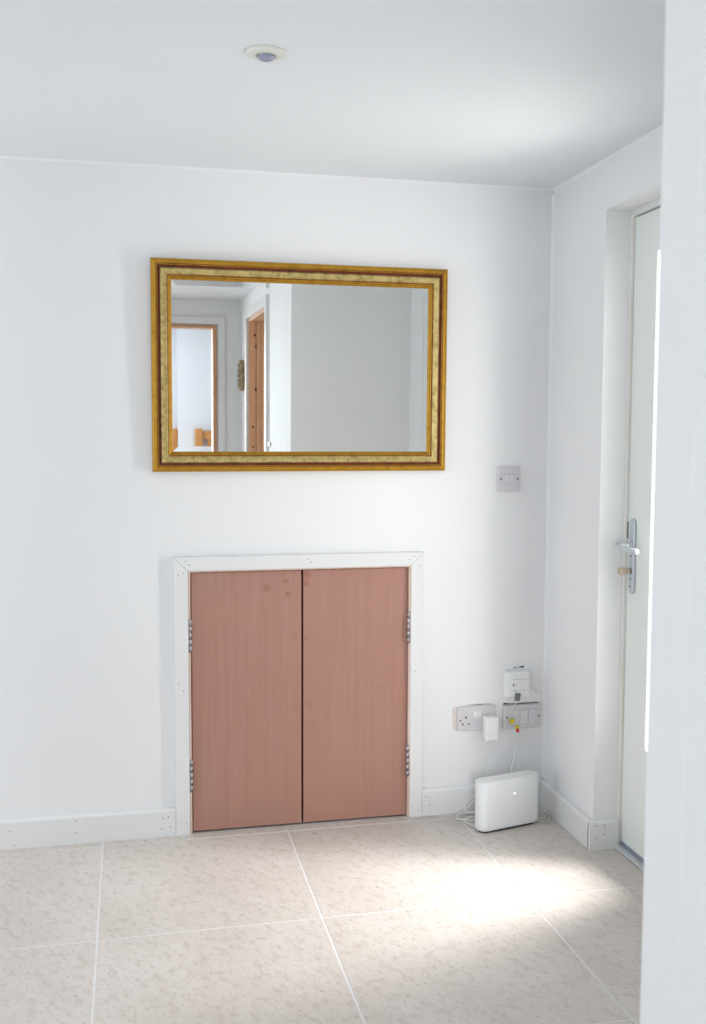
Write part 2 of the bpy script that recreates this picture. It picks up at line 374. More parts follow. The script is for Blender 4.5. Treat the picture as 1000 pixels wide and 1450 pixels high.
# ---------------------------------------------------------------- baseboards
SP = [(0, 0), (-0.018, 0), (-0.018, 0.086), (-0.0165, 0.091), (-0.012, 0.0945), (-0.006, 0.096), (0, 0.096)]
nail_meshes = {}
def nails(parent, pts, y, axis='y', r=0.0022):
    """one small filled nail hole object per point, sharing a mesh"""
    if r not in nail_meshes:
        b_ = NB(); lathe(b_, [(r * 0.9, 0.0004), (r, 0.0), (r * 0.7, -0.0005)], (0, 0, 0), 'y', 8)
        me = bpy.data.meshes.new('nail_hole'); b_.to_mesh(me); b_.free(); me.materials.append(M['nail']); nail_meshes[r] = me
    root = Vector((0, 0, 0)); q = parent
    while q is not None: root = root + q.location; q = q.parent
    for (x, z) in pts:
        o_ = bpy.data.objects.new('nail_hole', nail_meshes[r]); COL.objects.link(o_); o_.parent = parent; o_.location = Vector((x, y, z)) - root
b = NB(); prism(b, SP, 'x', XL, 0.1365); o = struct('baseboard_back_left', b, M['trim'], 'white skirting board left of the cupboard with nail holes at its end')
nails(o, [(-0.185, 0.077), (-0.186, 0.037), (0.094, 0.064), (0.113, 0.068), (0.09, 0.029), (0.119, 0.033), (-0.393, 0.06), (-0.381, 0.012)], -0.018)
b = NB(); prism(b, SP, 'x', 0.9935, XR - 0.0); o = struct('baseboard_back_right', b, M['trim'], 'white skirting board between the cupboard and the corner')
nails(o, [(1.02, 0.067), (1.022, 0.038), (1.008, 0.072)], -0.018)
b = NB(); prism(b, [(XR + p, z) for p, z in SP], 'y', DY0 - 0.004, -0.0185); o = struct('baseboard_right', b, M['trim'], 'white skirting board along the right wall')
b = NB(); prism(b, [(DY0 + p, z) for p, z in SP], 'x', XR - 0.018, 1.541); obj('return_board', b, M['trim'], o)
nails(o, [(1.464, 0.080), (1.492, 0.082), (1.464, 0.040), (1.490, 0.050), (1.494, 0.073)], DY0 - 0.018)

# ---------------------------------------------------------------- outside door (door_1) in the right wall
door = thing('door_1', (1.56, -0.85, 0), 'white outside door with a tall glazed slot and silver lever handle', 'door', kind='structure')
b = NB(); bx(b, 1.545, 1.62, DY0 - 0.008, DY0, 0, DZ, 0.001, 1); bx(b, 1.545, 1.62, DY1, DY1 + 0.008, 0, DZ, 0.001, 1)
obj('door_frame', b, M['jamb'], door, label='narrow pinkish edge of the door frame')
b = NB(); bx(b, 1.545, 1.62, DY1 + 0.008, DY0 - 0.008, 2.026, DZ, 0.001, 1); obj('frame_head', b, M['trim'], door)
SL0, SL1, SZ0, SZ1 = -0.700, -0.551, 0.362, 1.902
LX0, LX1, LY0, LY1 = 1.556, 1.602, -1.299, -0.4115
b = NB()
bx(b, LX0, LX1, SL1, LY1, 0.022, 2.022); bx(b, LX0, LX1, LY0, SL0, 0.022, 2.022)
bx(b, LX0, LX1, SL0, SL1, 0.022, SZ0); bx(b, LX0, LX1, SL0, SL1, SZ1, 2.022)
obj('door_leaf', b, M['door_paint'], door)
b = NB()
for (a0, a1, z0, z1) in ((SL1 - 0.006, SL1 + 0.006, SZ0 - 0.006, SZ1 + 0.006), (SL0 - 0.006, SL0 + 0.006, SZ0 - 0.006, SZ1 + 0.006), (SL0 + .006, SL1 - .006, SZ0 - .006, SZ0 + .006), (SL0 + .006, SL1 - .006, SZ1 - .006, SZ1 + .006)):
    bx(b, LX0 - 0.003, LX0 + 0.004, a0, a1, z0, z1, 0.002, 2)
obj('glazing_bead', b, M['door_paint'], door)
b = NB(); bx(b, 1.5605, 1.5645, SL0 - .002, SL1 + .002, SZ0 - .002, SZ1 + .002); obj('glass_pane', b, M['glass'], door)
b = NB(); bx(b, 1.532, 1.62, DY1 + 0.002, DY0 - 0.002, 0.0008, 0.009, 0.002, 2); obj('threshold', b, M['threshold'], door, label='pale grey metal threshold strip')
b = NB(); bx(b, 1.553, 1.60, DY1 + 0.010, DY0 - 0.010, 0.0095, 0.0215, 0.001, 1); obj('door_seal', b, M['seal'], door, label='blue grey seal under the door')
b = NB(); bx(b, 1.5535, 1.5565, -0.4113, -0.4088, 1.016, 1.07); obj('latch_gap', b, M['black'], door, label='dark gap in the door edge above the handle')
# handle set
b = NB(); HC = -0.450
prof = []
for k in range(13): a = PI * k / 12; prof.append((HC + 0.0165 * math.cos(a), 1.066 + 0.0165 * math.sin(a)))
for k in range(13): a = PI + PI * k / 12; prof.append((HC + 0.0165 * math.cos(a), 0.858 + 0.0165 * math.sin(a)))
prism(b, prof, 'x', LX0 + 0.0002, LX0 - 0.010); hp = obj('handle_plate', b, M['aluminium'], door)
bvm = hp.modifiers.new('bevel', 'BEVEL'); bvm.width = 0.005; bvm.segments = 3; bvm.limit_method = 'ANGLE'; bvm.angle_limit = math.radians(50)
b = NB()
hz = 0.997
tube(b, catmull([(LX0 - 0.009, HC + 0.002, hz), (LX0 - 0.032, HC + 0.006, hz), (LX0 - 0.049, HC + 0.006, hz), (LX0 - 0.060, HC - 0.010, hz - 0.001), (LX0 - 0.062, HC - 0.042, hz - 0.003), (LX0 - 0.058, HC - 0.085, hz - 0.005), (LX0 - 0.053, HC - 0.112, hz - 0.006), (LX0 - 0.0525, HC - 0.120, hz - 0.006)], 8), 0.0098, 18,
     taper=lambda t: (1.06 - 0.18 * t) * (1 if t < 0.9 else max(0.25, math.sqrt(max(0, 1 - ((t - 0.9) / 0.1) ** 2)))))
obj('lever', b, M['aluminium'], door)
b = NB(); lathe(b, [(0.013, -0.004), (0.0145, -0.007), (0.0145, -0.012), (0.012, -0.014)], (LX0 - 0.004, HC + 0.002, hz), 'x', 24); obj('lever_collar', b, M['aluminium'], door)
b = NB(); tz = 0.916
tube(b, [(LX0 - 0.010, HC, tz), (LX0 - 0.026, HC, tz)], 0.0085, 14)
obj('lock_barrel', b, M['nickel'], door)
b = NB(); prism(b, [(LX0 - 0.020, tz - 0.009), (LX0 - 0.022, tz + 0.008), (LX0 - 0.030, tz + 0.011), (LX0 - 0.046, tz + 0.0125), (LX0 - 0.052, tz + 0.006), (LX0 - 0.052, tz - 0.006), (LX0 - 0.046, tz - 0.0125), (LX0 - 0.030, tz - 0.0115)], 'y', HC - 0.006, HC + 0.006)
tt = obj('thumb_turn', b, M['nickel'], door, label='dull brass thumb turn')
bvm = tt.modifiers.new('bevel', 'BEVEL'); bvm.width = 0.003; bvm.segments = 3
b = NB()
for z in (0.964, 0.890, 0.866): lathe(b, [(0.0035, 0.001), (0.0035, -0.0012), (0.001, -0.0006)], (LX0 - 0.010, HC, z), 'x', 12)
obj('screw', b, M['nail'], door)

# ---------------------------------------------------------------- doorways seen in the mirror
def casing_rect(parent, axis, plane, out, a0, a1, zt, cw=0.052, th=0.018, m=None, name='casing_board'):
    """two legs and a head round an opening; out = direction the board stands proud"""
    m = m or M['trim']
    p0, p1 = (plane, plane + out * th)
    lo, hi = min(p0, p1), max(p0, p1)
    ax = 'y' if axis == 'x' else 'x'
    for pts in ([(a0 - cw, 0), (a0, 0), (a0, zt), (a0 - cw, zt + cw)], [(a1, 0), (a1 + cw, 0), (a1 + cw, zt + cw), (a1, zt)], [(a0, zt), (a1, zt), (a1 + cw, zt + cw), (a0 - cw, zt + cw)]):
        b_ = NB(); prism(b_, pts, ax, lo, hi); obj(name, b_, m, parent)
d2 = thing('door_2', ((BD0 + BD1) / 2, YF, 0), 'doorway to the bedroom with pine lining and white casing, seen in the mirror', 'doorway', kind='structure')
casing_rect(d2, 'x', YF, 1, BD0 + 0.012, BD1 + 0.010, BDZ + 0.004)
for (x0, x1, z0, z1) in ((BD1 - 0.028, BD1, 0, BDZ), (BD0, BD0 + 0.028, 0, BDZ), (BD0 + 0.028, BD1 - 0.028, BDZ - 0.024, BDZ)):
    b = NB(); bx(b, x0, x1, YF - TW - 0.005, YF + 0.0165, z0, z1, 0.001, 1); obj('lining_board', b, M['pine'], d2)
d3 = thing('door_3', (X1, (SD0 + SD1) / 2, 0), 'side doorway with knotty pine lining and white casing, seen in the mirror', 'doorway', kind='structure')
casing_rect(d3, 'y', X1, -1, SD0 + 0.006, SD1 - 0.006, SDZ - 0.006, 0.060)
for (y0, y1, z0, z1) in ((SD0, SD0 + 0.028, 0, SDZ), (SD1 - 0.028, SD1, 0, SDZ), (SD0 + 0.028, SD1 - 0.028, SDZ - 0.028, SDZ)):
    b = NB(); bx(b, X1 + 0.0002, X1 + TW + 0.005, y0, y1, z0, z1, 0.001, 1); lb = obj('lining_board', b, M['pine'], d3)
    if y0 == SD0:
        b = NB()
        for (kx, kz, kr) in ((0.864, 1.916, 0.009), (0.881, 1.839, 0.016), (0.874, 1.54, 0.012), (0.852, 1.278, 0.009)):
            lathe(b, [(kr, 0.0), (kr * 0.8, 0.0006), (kr * .3, 0.0007)], (kx, y1, kz), 'y', 14)
        obj('knot', b, M['knot'], lb)
b = NB(); bx(b, X1 + 0.055, X1 + 0.075, SD0 + 0.028, SD0 + 0.040, 0, SDZ - 0.028, 0.001, 1); obj('door_stop', b, M['pine'], d3)

# windows out of frame; the hall and bedroom end ones are added for light
def window(name, x, y0, y1, z0, z1, label):
    t = thing(name, (x, (y0 + y1) / 2, z0), label, 'window', kind='structure')
    for (a, c, e, g) in ((y0, y1, z0, z0 + .05), (y0, y1, z1 - .05, z1), (y0, y0 + .05, z0 + .05, z1 - .05), (y1 - .05, y1, z0 + .05, z1 - .05)):
        b_ = NB(); bx(b_, x - 0.09, x - 0.03, a, c, e, g, 0.003, 1); obj('frame_bar', b_, M['trim'], t)
    b_ = NB(); bx(b_, x - 0.062, x - 0.058, y0 + .045, y1 - .045, z0 + .045, z1 - .045); obj('glass_pane', b_, M['glass'], t)
    return t
window('window_1', XL, -1.85, -0.45, 0.22, 2.02, 'tall white framed window on the left, out of view')
t = thing('added_window_hall', (-1.25, YF, 0.25), 'tall white framed window added behind the camera for light, out of view', 'window', kind='structure')
for (x0, x1, z0, z1) in ((-2.0, -0.5, 0.25, 0.30), (-2.0, -0.5, 2.0, 2.05), (-2.0, -1.95, 0.30, 2.0), (-0.55, -0.5, 0.30, 2.0)):
    b = NB(); bx(b, x0, x1, YF - 0.09, YF - 0.03, z0, z1, 0.003, 1); obj('frame_bar', b, M['trim'], t)
def added_end_window():
    t = thing('added_window_bedroom', (-0.42, YB, 0.65), 'narrow window added to the bedroom for light, out of view', 'window', kind='structure')
    for (x0, x1, z0, z1) in ((-0.76, -0.08, 0.65, 0.69), (-0.76, -0.08, 2.01, 2.05), (-0.76, -0.72, 0.69, 2.01), (-0.12, -0.08, 0.69, 2.01)):
        b = NB(); bx(b, x0, x1, YB - 0.09, YB - 0.03, z0, z1, 0.003, 1); obj('frame_bar', b, M['trim'], t)
    b = NB(); bx(b, -0.725, -0.115, YB - 0.062, YB - 0.058, 0.685, 2.015); obj('glass_pane', b, M['glass'], t)
added_end_window()
b = NB(); bx(b, -1.955, -0.545, YF - 0.062, YF - 0.058, 0.295, 2.005); obj('glass_pane', b, M['glass'], t)
window('window_3', -1.00, -6.5, -4.9, 0.70, 1.95, 'white framed bedroom window, out of view')

# corridor light switch and oval plaque seen in the mirror
t = thing('light_switch', (X1, -2.68, 1.175), 'white corridor light switch reflected low in the mirror beside the pine doorway', 'switch')
b = NB(); bx(b, X1 - 0.009, X1, -2.723, -2.637, 1.132, 1.218, 0.003, 2); obj('face_plate', b, M['switch_plate'], t)
b = NB(); bx(b, X1 - 0.013, X1 - 0.0085, -2.690, -2.670, 1.160, 1.190, 0.002, 2); obj('rocker', b, M['rocker'], t)
t = thing('wall_plaque', (X1, -4.09, 1.645), 'small oval carved wooden plaque seen in the mirror on the corridor wall', 'plaque')
b = NB(); n = 36
oc = (X1, -4.09, 1.645); A = []
for (s, d) in ((1.0, 0.0), (1.0, -0.026), (0.93, -0.034), (0.80, -0.036), (0.74, -0.030)):
    A.append([b.verts.new((oc[0] + d, oc[1] + 0.075 * s * math.cos(2 * PI * k / n), oc[2] + 0.112 * s * math.sin(2 * PI * k / n))) for k in range(n)])
for P_, Q_ in zip(A, A[1:]):
    for k in range(n):
        f = b.faces.new((P_[k], P_[(k + 1) % n], Q_[(k + 1) % n], Q_[k])); f.smooth = True
b.faces.new(A[0]); b.faces.new(A[-1])
M['plaque'] = mat('carved_brown_wood', srgb(176, 150, 120), 0.6, noise=0.9, nscale=30, dark=srgb(120, 92, 62))
obj('carved_rim', b, M['plaque'], t)
b = NB()
for k in range(5):
    z = 1.645 + (k - 2) * 0.036; hw = 0.05 * math.sqrt(max(0.1, 1 - ((z - 1.645) / 0.095) ** 2))
    bx(b, X1 - 0.041, X1 - 0.029, -4.09 - hw, -4.09 + hw, z - 0.010, z + 0.010, 0.004, 2)
obj('carved_relief', b, mat('dark_carving', srgb(70, 54, 34), 0.6, noise=0.8, nscale=40, dark=srgb(160, 136, 84)), t)

# bed seen through the far doorway
bed = thing('bed', (1.15, -5.9, 0), 'pine bed with slatted headboard in the bright room, seen in the mirror', 'bed')
for x in (0.640, 1.60):
    b = NB(); bx(b, x, x + 0.076, YB + 0.03, YB + 0.095, 0, 1.188, 0.005, 2); obj('post', b, M['pine_dark'], bed)
b = NB(); bx(b, 0.716, 1.60, YB + 0.042, YB + 0.078, 1.084, 1.167, 0.004, 2); obj('top_rail', b, M['pine_dark'], bed)
b = NB(); bx(b, 0.716, 1.60, YB + 0.042, YB + 0.078, 0.42, 0.50, 0.004, 2); obj('lower_rail', b, M['pine_dark'], bed)
sx = 0.764
while sx + 0.07 < 1.60:
    b = NB(); bx(b, sx, sx + 0.070, YB + 0.050, YB + 0.068, 0.50, 1.084, 0.002, 1); obj('slat', b, M['pine_dark'], bed); sx += 0.1215
for x in (0.64, 1.63):
    b = NB(); bx(b, x, x + 0.028, YB + 0.095, -4.98, 0.26, 0.40, 0.004, 1); obj('side_rail', b, M['pine_dark'], bed)
for x in (0.622, 1.60):
    b = NB(); bx(b, x, x + 0.076, -4.98, -4.915, 0, 0.52, 0.005, 2); obj('foot_post', b, M['pine_dark'], bed)
b = NB(); bx(b, 0.698, 1.60, -4.965, -4.93, 0.26, 0.48, 0.004, 1); obj('foot_board', b, M['pine_dark'], bed)
b = NB(); bx(b, 0.672, 1.626, YB + 0.10, -4.985, 0.34, 0.56, 0.05, 4); obj('mattress', b, M['linen'], bed)

# ---------------------------------------------------------------- low double cupboard
cup = thing('cupboard', (0.566, 0, 0), 'low double cupboard with pinkish brown doors in a white casing below the mirror', 'cupboard')
CT = 0.021; cx0, cx1, ci0, ci1, cz1 = 0.137, 0.9925, 0.1835, 0.9475, 0.940
for pts, nm in (([(cx0, 0), (ci0, 0), (ci0, OZ), (cx0, cz1)], 'l'), ([(ci1, 0), (cx1, 0), (cx1, cz1), (ci1, OZ)], 'r'), ([(ci0 + .0004, OZ + .0004), (ci1 - .0004, OZ + .0004), (cx1 - .0004, cz1), (cx0 + .0004, cz1)], 't')):
    b = NB(); prism(b, pts, 'y', -CT, 0.0)
    o = obj('casing_board', b, M['trim'], cup)
    bv = o.modifiers.new('bevel', 'BEVEL'); bv.width = 0.0012; bv.segments = 2
    hl = {'t': [(0.177, 0.927), (0.188, 0.914), (0.584, 0.924), (0.596, 0.914), (0.943, 0.914), (0.958, 0.926)],
          'l': [(0.152, 0.881), (0.167, 0.887), (0.15, 0.519), (0.166, 0.493), (0.155, 0.041), (0.171, 0.042)],
          'r': [(0.98, 0.891), (0.984, 0.575), (0.963, 0.522), (0.954, 0.041), (0.978, 0.025)]}[nm]
    nails(o, hl, -CT, r=0.002)
for (x0, x1, z0, z1) in ((OX0, 0.1915, 0, OZ), (0.9405, OX1, 0, OZ), (0.1915, 0.9405, 0.8885, OZ)):
    b = NB(); bx(b, x0, x1, -0.018, 0.118, z0, z1, 0.0008, 1); obj('lining_board', b, M['rawwood'], cup)
b = NB(); bx(b, OX0 - 0.02, OX1 + 0.02, 0.60, 0.62, 0, 0.93); bx(b, OX0 - 0.02, OX0, 0.12, 0.60, 0, 0.93); bx(b, OX1, OX1 + 0.02, 0.12, 0.60, 0, 0.93); bx(b, OX0, OX1, 0.12, 0.60, OZ, 0.93); bx(b, OX0 - 0.02, OX1 + 0.02, 0.1202, 0.62, -0.02, -0.0002);struct('wall_cupboard_recess', b, M['dark'], 'dark recess behind the low cupboard doors')
for (x0, x1, hx, sgn) in ((0.1945, 0.5655, 0.187, 1), (0.5715, 0.9385, 0.9425, -1)):
    b = NB(); bx(b, x0, x1, -0.004, 0.014, 0.006, 0.8855, 0.0010, 1)
    d = obj('door', b, M['board'], cup)
    for (z0, z1) in ((0.148, 0.258), (0.622, 0.733)):
        b = NB()
        seg = (z1 - z0) / 5
        for k in range(5):
            tube(b, [(hx + sgn * 0.0025, -0.0160, z0 + k * seg + 0.0011), (hx + sgn * 0.0025, -0.0160, z0 + (k + 1) * seg - 0.0011)], 0.0058, 12, smooth=True)
        tube(b, [(hx + sgn * 0.0025, -0.0160, z0 - 0.002), (hx + sgn * 0.0025, -0.0160, z1 + 0.002)], 0.0030, 10)
        bx(b, hx - 0.0035, hx + 0.0035, -0.0125, -0.006, z0 + .001, z1 - .001)
        obj('hinge', b, M['steel'], d, label='steel butt hinge')

# ---------------------------------------------------------------- gold framed mirror
mir = thing('mirror', (0.57, -0.0065, 1.563), 'wide wall mirror in an antique gold frame with a dark red groove', 'mirror')
fx0, fx1, fz0, fz1 = 0.0735, 1.0645, 1.2215, 1.9045
profile = [  # (distance from outer edge, height off the back, material of the strip up to the next point)
    (0.0, 0.0, 0), (0.0, 0.020, 0), (0.0015, 0.0235, 0), (0.005, 0.0255, 0), (0.009, 0.027, 0), (0.012, 0.0285, 0), (0.0148, 0.0290, 0), (0.0160, 0.0284, 2), (0.0170, 0.0250, 2), (0.0178, 0.0250, 2),
    (0.0184, 0.0265, 0), (0.0204, 0.0262, 2), (0.0210, 0.0225, 2), (0.0225, 0.0190, 2), (0.0272, 0.0185, 2), (0.0284, 0.0215, 1), (0.0298, 0.0245, 1), (0.0330, 0.0268, 1), (0.0370, 0.0272, 1), (0.0410, 0.0258, 1),
    (0.0450, 0.0238, 1), (0.0465, 0.0238, 1), (0.0478, 0.0255, 1), (0.0495, 0.0258, 1), (0.0506, 0.0240, 2), (0.0514, 0.0212, 2), (0.0526, 0.0212, 0), (0.0545, 0.0222, 0), (0.0580, 0.0200, 2), (0.0588, 0.0182, 0), (0.0600, 0.0184, 0), (0.0640, 0.0150, 0), (0.0655, 0.0105, 0), (0.0655, 0.0, 0)]
def corner(u, k):
    return ((fx0 + u, fz0 + u), (fx1 - u, fz0 + u), (fx1 - u, fz1 - u), (fx0 + u, fz1 - u))[k % 4]
Y0 = -0.0065
for k in range(4):
    b = NB(); rowA, rowB = [], []
    for (u, d, mi) in profile:
        a, c = corner(u, k), corner(u, k + 1)
        n = 10
        rowA.append([b.verts.new((a[0] + (c[0] - a[0]) * i / n, Y0 - d, a[1] + (c[1] - a[1]) * i / n)) for i in range(n + 1)])
    for i, (u, d, mi) in enumerate(profile[:-1]):
        for j in range(n):
            f = b.faces.new((rowA[i][j], rowA[i][j + 1], rowA[i + 1][j + 1], rowA[i + 1][j])); f.material_index = mi; f.smooth = True
    b.faces.new([r[0] for r in rowA]); b.faces.new([r[-1] for r in rowA][::-1])
    o = obj('frame_rail', b, [M['gold'], M['gold_mottled'], M['groove']], mir)
    es = o.modifiers.new('split', 'EDGE_SPLIT'); es.split_angle = math.radians(42)
gx0, gx1, gz0, gz1 = fx0 + 0.0645, fx1 - 0.0645, fz0 + 0.0645, fz1 - 0.0645
bw = 0.018; rise = 0.018 * bw; gy = Y0 - 0.0100
b = NB()
inn = [(gx0 + bw, gz0 + bw), (gx1 - bw, gz0 + bw), (gx1 - bw, gz1 - bw), (gx0 + bw, gz1 - bw)]
out = [(gx0, gz0), (gx1, gz0), (gx1, gz1), (gx0, gz1)]
b.faces.new([b.verts.new((x, gy, z)) for x, z in inn])
obj('glass', b, M['mirror'], mir)
for k in range(4):
    j = (k + 1) % 4; b = NB()
    b.faces.new([b.verts.new(v) for v in ((out[k][0], gy - rise, out[k][1]), (out[j][0], gy - rise, out[j][1]), (inn[j][0], gy, inn[j][1]), (inn[k][0], gy, inn[k][1]))])
    obj('bevelled_edge', b, M['mirror'], mir)
b = NB(); bx(b, gx0 - 0.0005, gx1 + 0.0005, Y0 - 0.008, Y0 - 0.001, gz0 - 0.0005, gz1 + 0.0005); obj('backing_board', b, M['backing'], mir)
mir.rotation_euler.x = 0.016

# ---------------------------------------------------------------- switches and sockets
def screws(parent, pts, y):
    for (x, z) in pts:
        b_ = NB(); lathe(b_, [(0.0036, 0.0006), (0.0036, -0.0008), (0.0030, -0.0014), (0.0004, -0.0014)], (x, y, z), 'y', 14); bx(b_, x - 0.003, x + 0.003, y - 0.0017, y - 0.0013, z - 0.0004, z + 0.0004)
        obj('screw', b_, M['nail'], parent)
t = thing('light_switch', (1.3055, 0, 1.19), 'pale grey double rocker light switch on the wall right of the mirror', 'switch')
b = NB(); bx(b, 1.262, 1.349, -0.009, 0, 1.1465, 1.2345, 0.004, 3); obj('face_plate', b, M['switch_plate'], t)
b = NB(); bx(b, 1.287, 1.325, -0.0105, -0.0085, 1.174, 1.207, 0.001, 1); obj('rocker_surround', b, M['switch_plate'], t)
for x in (1.2885, 1.3065):
    b = NB(); prism(b, [(-0.0100, 1.1755), (-0.0125, 1.1765), (-0.0150, 1.2045), (-0.0100, 1.2055)], 'x', x, x + 0.0165); obj('rocker', b, M['rocker'], t)
screws(t, [(1.275, 1.1905), (1.337, 1.1905)], -0.009)

t = thing('wall_socket', (1.197, 0, 0.338), 'grey white double power socket on the wall right of the cupboard', 'socket')
b = NB(); bx(b, 1.1245, 1.2705, -0.010, 0, 0.2955, 0.3815, 0.004, 3); obj('face_plate', b, M['switch_plate'], t)
for x in (1.156, 1.238):
    for (dx, z, w_, h_) in ((0, 0.3435, 0.0042, 0.009), (-0.0115, 0.320, 0.0068, 0.0042), (0.0115, 0.320, 0.0068, 0.0042)):
        b = NB(); bx(b, x + dx - w_ / 2, x + dx + w_ / 2, -0.0103, -0.0095, z - h_ / 2, z + h_ / 2); obj('pin_slot', b, M['inkdark'], t)
for x in (1.183, 1.199):
    b = NB(); prism(b, [(-0.0095, 0.3425), (-0.0120, 0.3435), (-0.0140, 0.3640), (-0.0095, 0.3650)], 'x', x, x + 0.0135); obj('rocker', b, M['plastic'], t)
screws(t, [(1.1345, 0.3335)], -0.010)
b = NB()
prism(b, [(1.1095, 0.303), (1.124, 0.292), (1.132, 0.296), (1.132, 0.379), (1.150, 0.3825), (1.175, 0.387), (1.205, 0.3845), (1.258, 0.387), (1.262, 0.381), (1.262, 0.373), (1.122, 0.373), (1.122, 0.383), (1.108, 0.377)], 'y', -0.0012, 0.0)
M_pl = tag = obj('plaster_patch', b, M['plaster'])
tag['label'] = 'strip of bare pinkish plaster round the double power socket'; tag['category'] = 'plaster patch'

t = thing('plug_adapter', (1.238, -0.012, 0.30), 'white plug adapter pushed into the right half of the double socket', 'plug')
b = NB(); bx(b, 1.2165, 1.262, -0.024, -0.0105, 0.295, 0.345, 0.004, 2); obj('plug_base', b, M['plastic'], t)
b = NB(); bx(b, 1.212, 1.261, -0.062, -0.023, 0.268, 0.352, 0.006, 3); obj('body', b, M['plastic'], t)
b = NB(); tube(b, [(1.236, -0.045, 0.270), (1.236, -0.045, 0.250)], 0.0035, 10, taper=lambda q: 1.1 - 0.5 * q); obj('cable_sleeve', b, M['plastic'], t)

t = thing('grid_switch', (1.369, 0, 0.336), 'wide grey switch plate with three flat rockers by the corner', 'switch')
b = NB(); bx(b, 1.2958, 1.4415, -0.010, 0, 0.2927, 0.3785, 0.004, 3); obj('face_plate', b, M['switch_plate'], t)
b = NB(); bx(b, 1.3245, 1.4235, -0.0115, -0.0095, 0.3055, 0.3635, 0.001, 1); obj('rocker_surround', b, M['switch_plate'], t)
for k in range(3):
    x = 1.3265 + k * 0.0320; b = NB(); prism(b, [(-0.011, 0.3075), (-0.0135, 0.309), (-0.0155, 0.3600), (-0.011, 0.3615)], 'x', x, x + 0.0305); obj('rocker', b, M['rocker'], t)
screws(t, [(1.3105, 0.3345), (1.4325, 0.3345)], -0.010)
b = NB(); prism(b, [(1.2985, 0.3805), (1.2995, 0.3845), (1.306, 0.3850), (1.325, 0.3822), (1.432, 0.3830), (1.432, 0.3805), (1.36, 0.3795)], 'y', -0.0008, 0.0)
tg = obj('plaster_gap', b, M['inkdark']); tg['label'] = 'dark ragged gap in the plaster above the three rocker switch plate'; tg['category'] = 'wall gap'
b = NB(); prism(b, [(1.334, 0.5120), (1.342, 0.5150), (1.349, 0.5125)], 'y', -0.0008, 0.0); prism(b, [(1.352, 0.5125), (1.370, 0.5180), (1.377, 0.5170), (1.374, 0.5120)], 'y', -0.0008, 0.0)
tg = obj('plaster_gap', b, M['inkdark']); tg['label'] = 'short dark gap in the plaster just above the white terminal box'; tg['category'] = 'wall gap'

t = thing('terminal_box', (1.343, 0, 0.45), 'white broadband terminal box with small grey print above the three rocker switch', 'terminal box')
b = NB(); prism(b, [(1.300, 0.390), (1.428, 0.390), (1.432, 0.394), (1.430, 0.414), (1.424, 0.420), (1.404, 0.430), (1.396, 0.507), (1.300, 0.507)], 'y', -0.012, 0); obj('back_plate', b, M['plastic'], t)
b = NB(); bx(b, 1.296, 1.388, -0.034, -0.011, 0.412, 0.505, 0.007, 3); obj('cover', b, M['plastic'], t)
b = NB(); yy = -0.0346
def dash(x0, x1, z, h): bx(b, x0, x1, yy, -0.0338, z - h / 2, z + h / 2)
x = 1.322; 
while x < 1.362: dash(x, x + 0.0022, 0.4775 + (x - 1.322) * 0.02, 0.0022); x += 0.0032
for k in range(3): dash(1.367 + k * 0.004, 1.3695 + k * 0.004, 0.479, 0.0022)
dash(1.330, 1.341, 0.463, 0.0014); dash(1.330, 1.338, 0.459, 0.001)
for k in range(4): dash(1.3245 + k * 0.0036, 1.3270 + k * 0.0036, 0.4375, 0.003)
for k in range(7):
    a = PI * k / 6; xx = 1.358 - 0.0085 * math.cos(a); zz = 0.4370 + 0.0035 * math.sin(a); bx(b, xx - .0010, xx + .0010, yy, -0.0338, zz - .0007, zz + .0007)
dash(1.3765, 1.3785, 0.4385, 0.0035)
obj('printed_text', b, M['ink'], t)
b = NB(); bx(b, 1.3215, 1.3265, yy, -0.0338, 0.454, 0.4585, 0.0006, 1); bx(b, 1.3225, 1.3250, yy, -0.0338, 0.4585, 0.463); obj('printed_symbol', b, M['inkdark'], t)

# ---------------------------------------------------------------- cables
t = thing('fibre_cable', (1.336, -0.036, 0.40), 'thin white cable with grey, yellow and red tags hanging from the terminal box', 'cable')
P1 = [(1.336, -0.0385, 0.404), (1.334, -0.0385, 0.396), (1.318, -0.034, 0.368), (1.312, -0.028, 0.348), (1.316, -0.026, 0.333), (1.327, -0.028, 0.317), (1.343, -0.030, 0.300), (1.346, -0.030, 0.285), (1.343, -0.032, 0.264), (1.331, -0.036, 0.200), (1.317, -0.045, 0.155), (1.309, -0.075, 0.11), (1.303, -0.115, 0.08), (1.300, -0.141, 0.07)]
b = NB(); tube(b, catmull(P1[:8], 8), 0.0016, 8); obj('thin_lead', b, M['cable'], t)
b = NB(); tube(b, catmull(P1[7:], 8), 0.0030, 8); obj('thick_lead', b, M['cable'], t)
def tagbox(name, a, c, wd, th, m, lab):
    a, c = Vector(a), Vector(c); ax = (c - a).normalized(); side = ax.cross(Vector((0, 1, 0))).normalized(); dep = Vector((0, 1, 0))
    b_ = NB(); vs = []
    for p in (a, c):
        for s, d in ((-1, -1), (1, -1), (1, 1), (-1, 1)): vs.append(b_.verts.new(p + side * wd / 2 * s + dep * th / 2 * d))
    for q in ((0, 1, 2, 3), (7, 6, 5, 4), (0, 4, 5, 1), (1, 5, 6, 2), (2, 6, 7, 3), (3, 7, 4, 0)): b_.faces.new([vs[i] for i in q])
    obj(name, b_, m, t, label=lab)
tagbox('paper_tag', (1.3395, -0.0390, 0.4285), (1.336, -0.0390, 0.402), 0.0195, 0.003, M['tag_grey'], 'grey printed tag')
tagbox('coloured_tag', (1.3215, -0.029, 0.334), (1.3235, -0.029, 0.318), 0.0165, 0.006, M['yellow'], 'yellow tag')
tagbox('coloured_tag', (1.3395, -0.031, 0.309), (1.3415, -0.031, 0.299), 0.0135, 0.006, M['yellow'], 'upper yellow band')
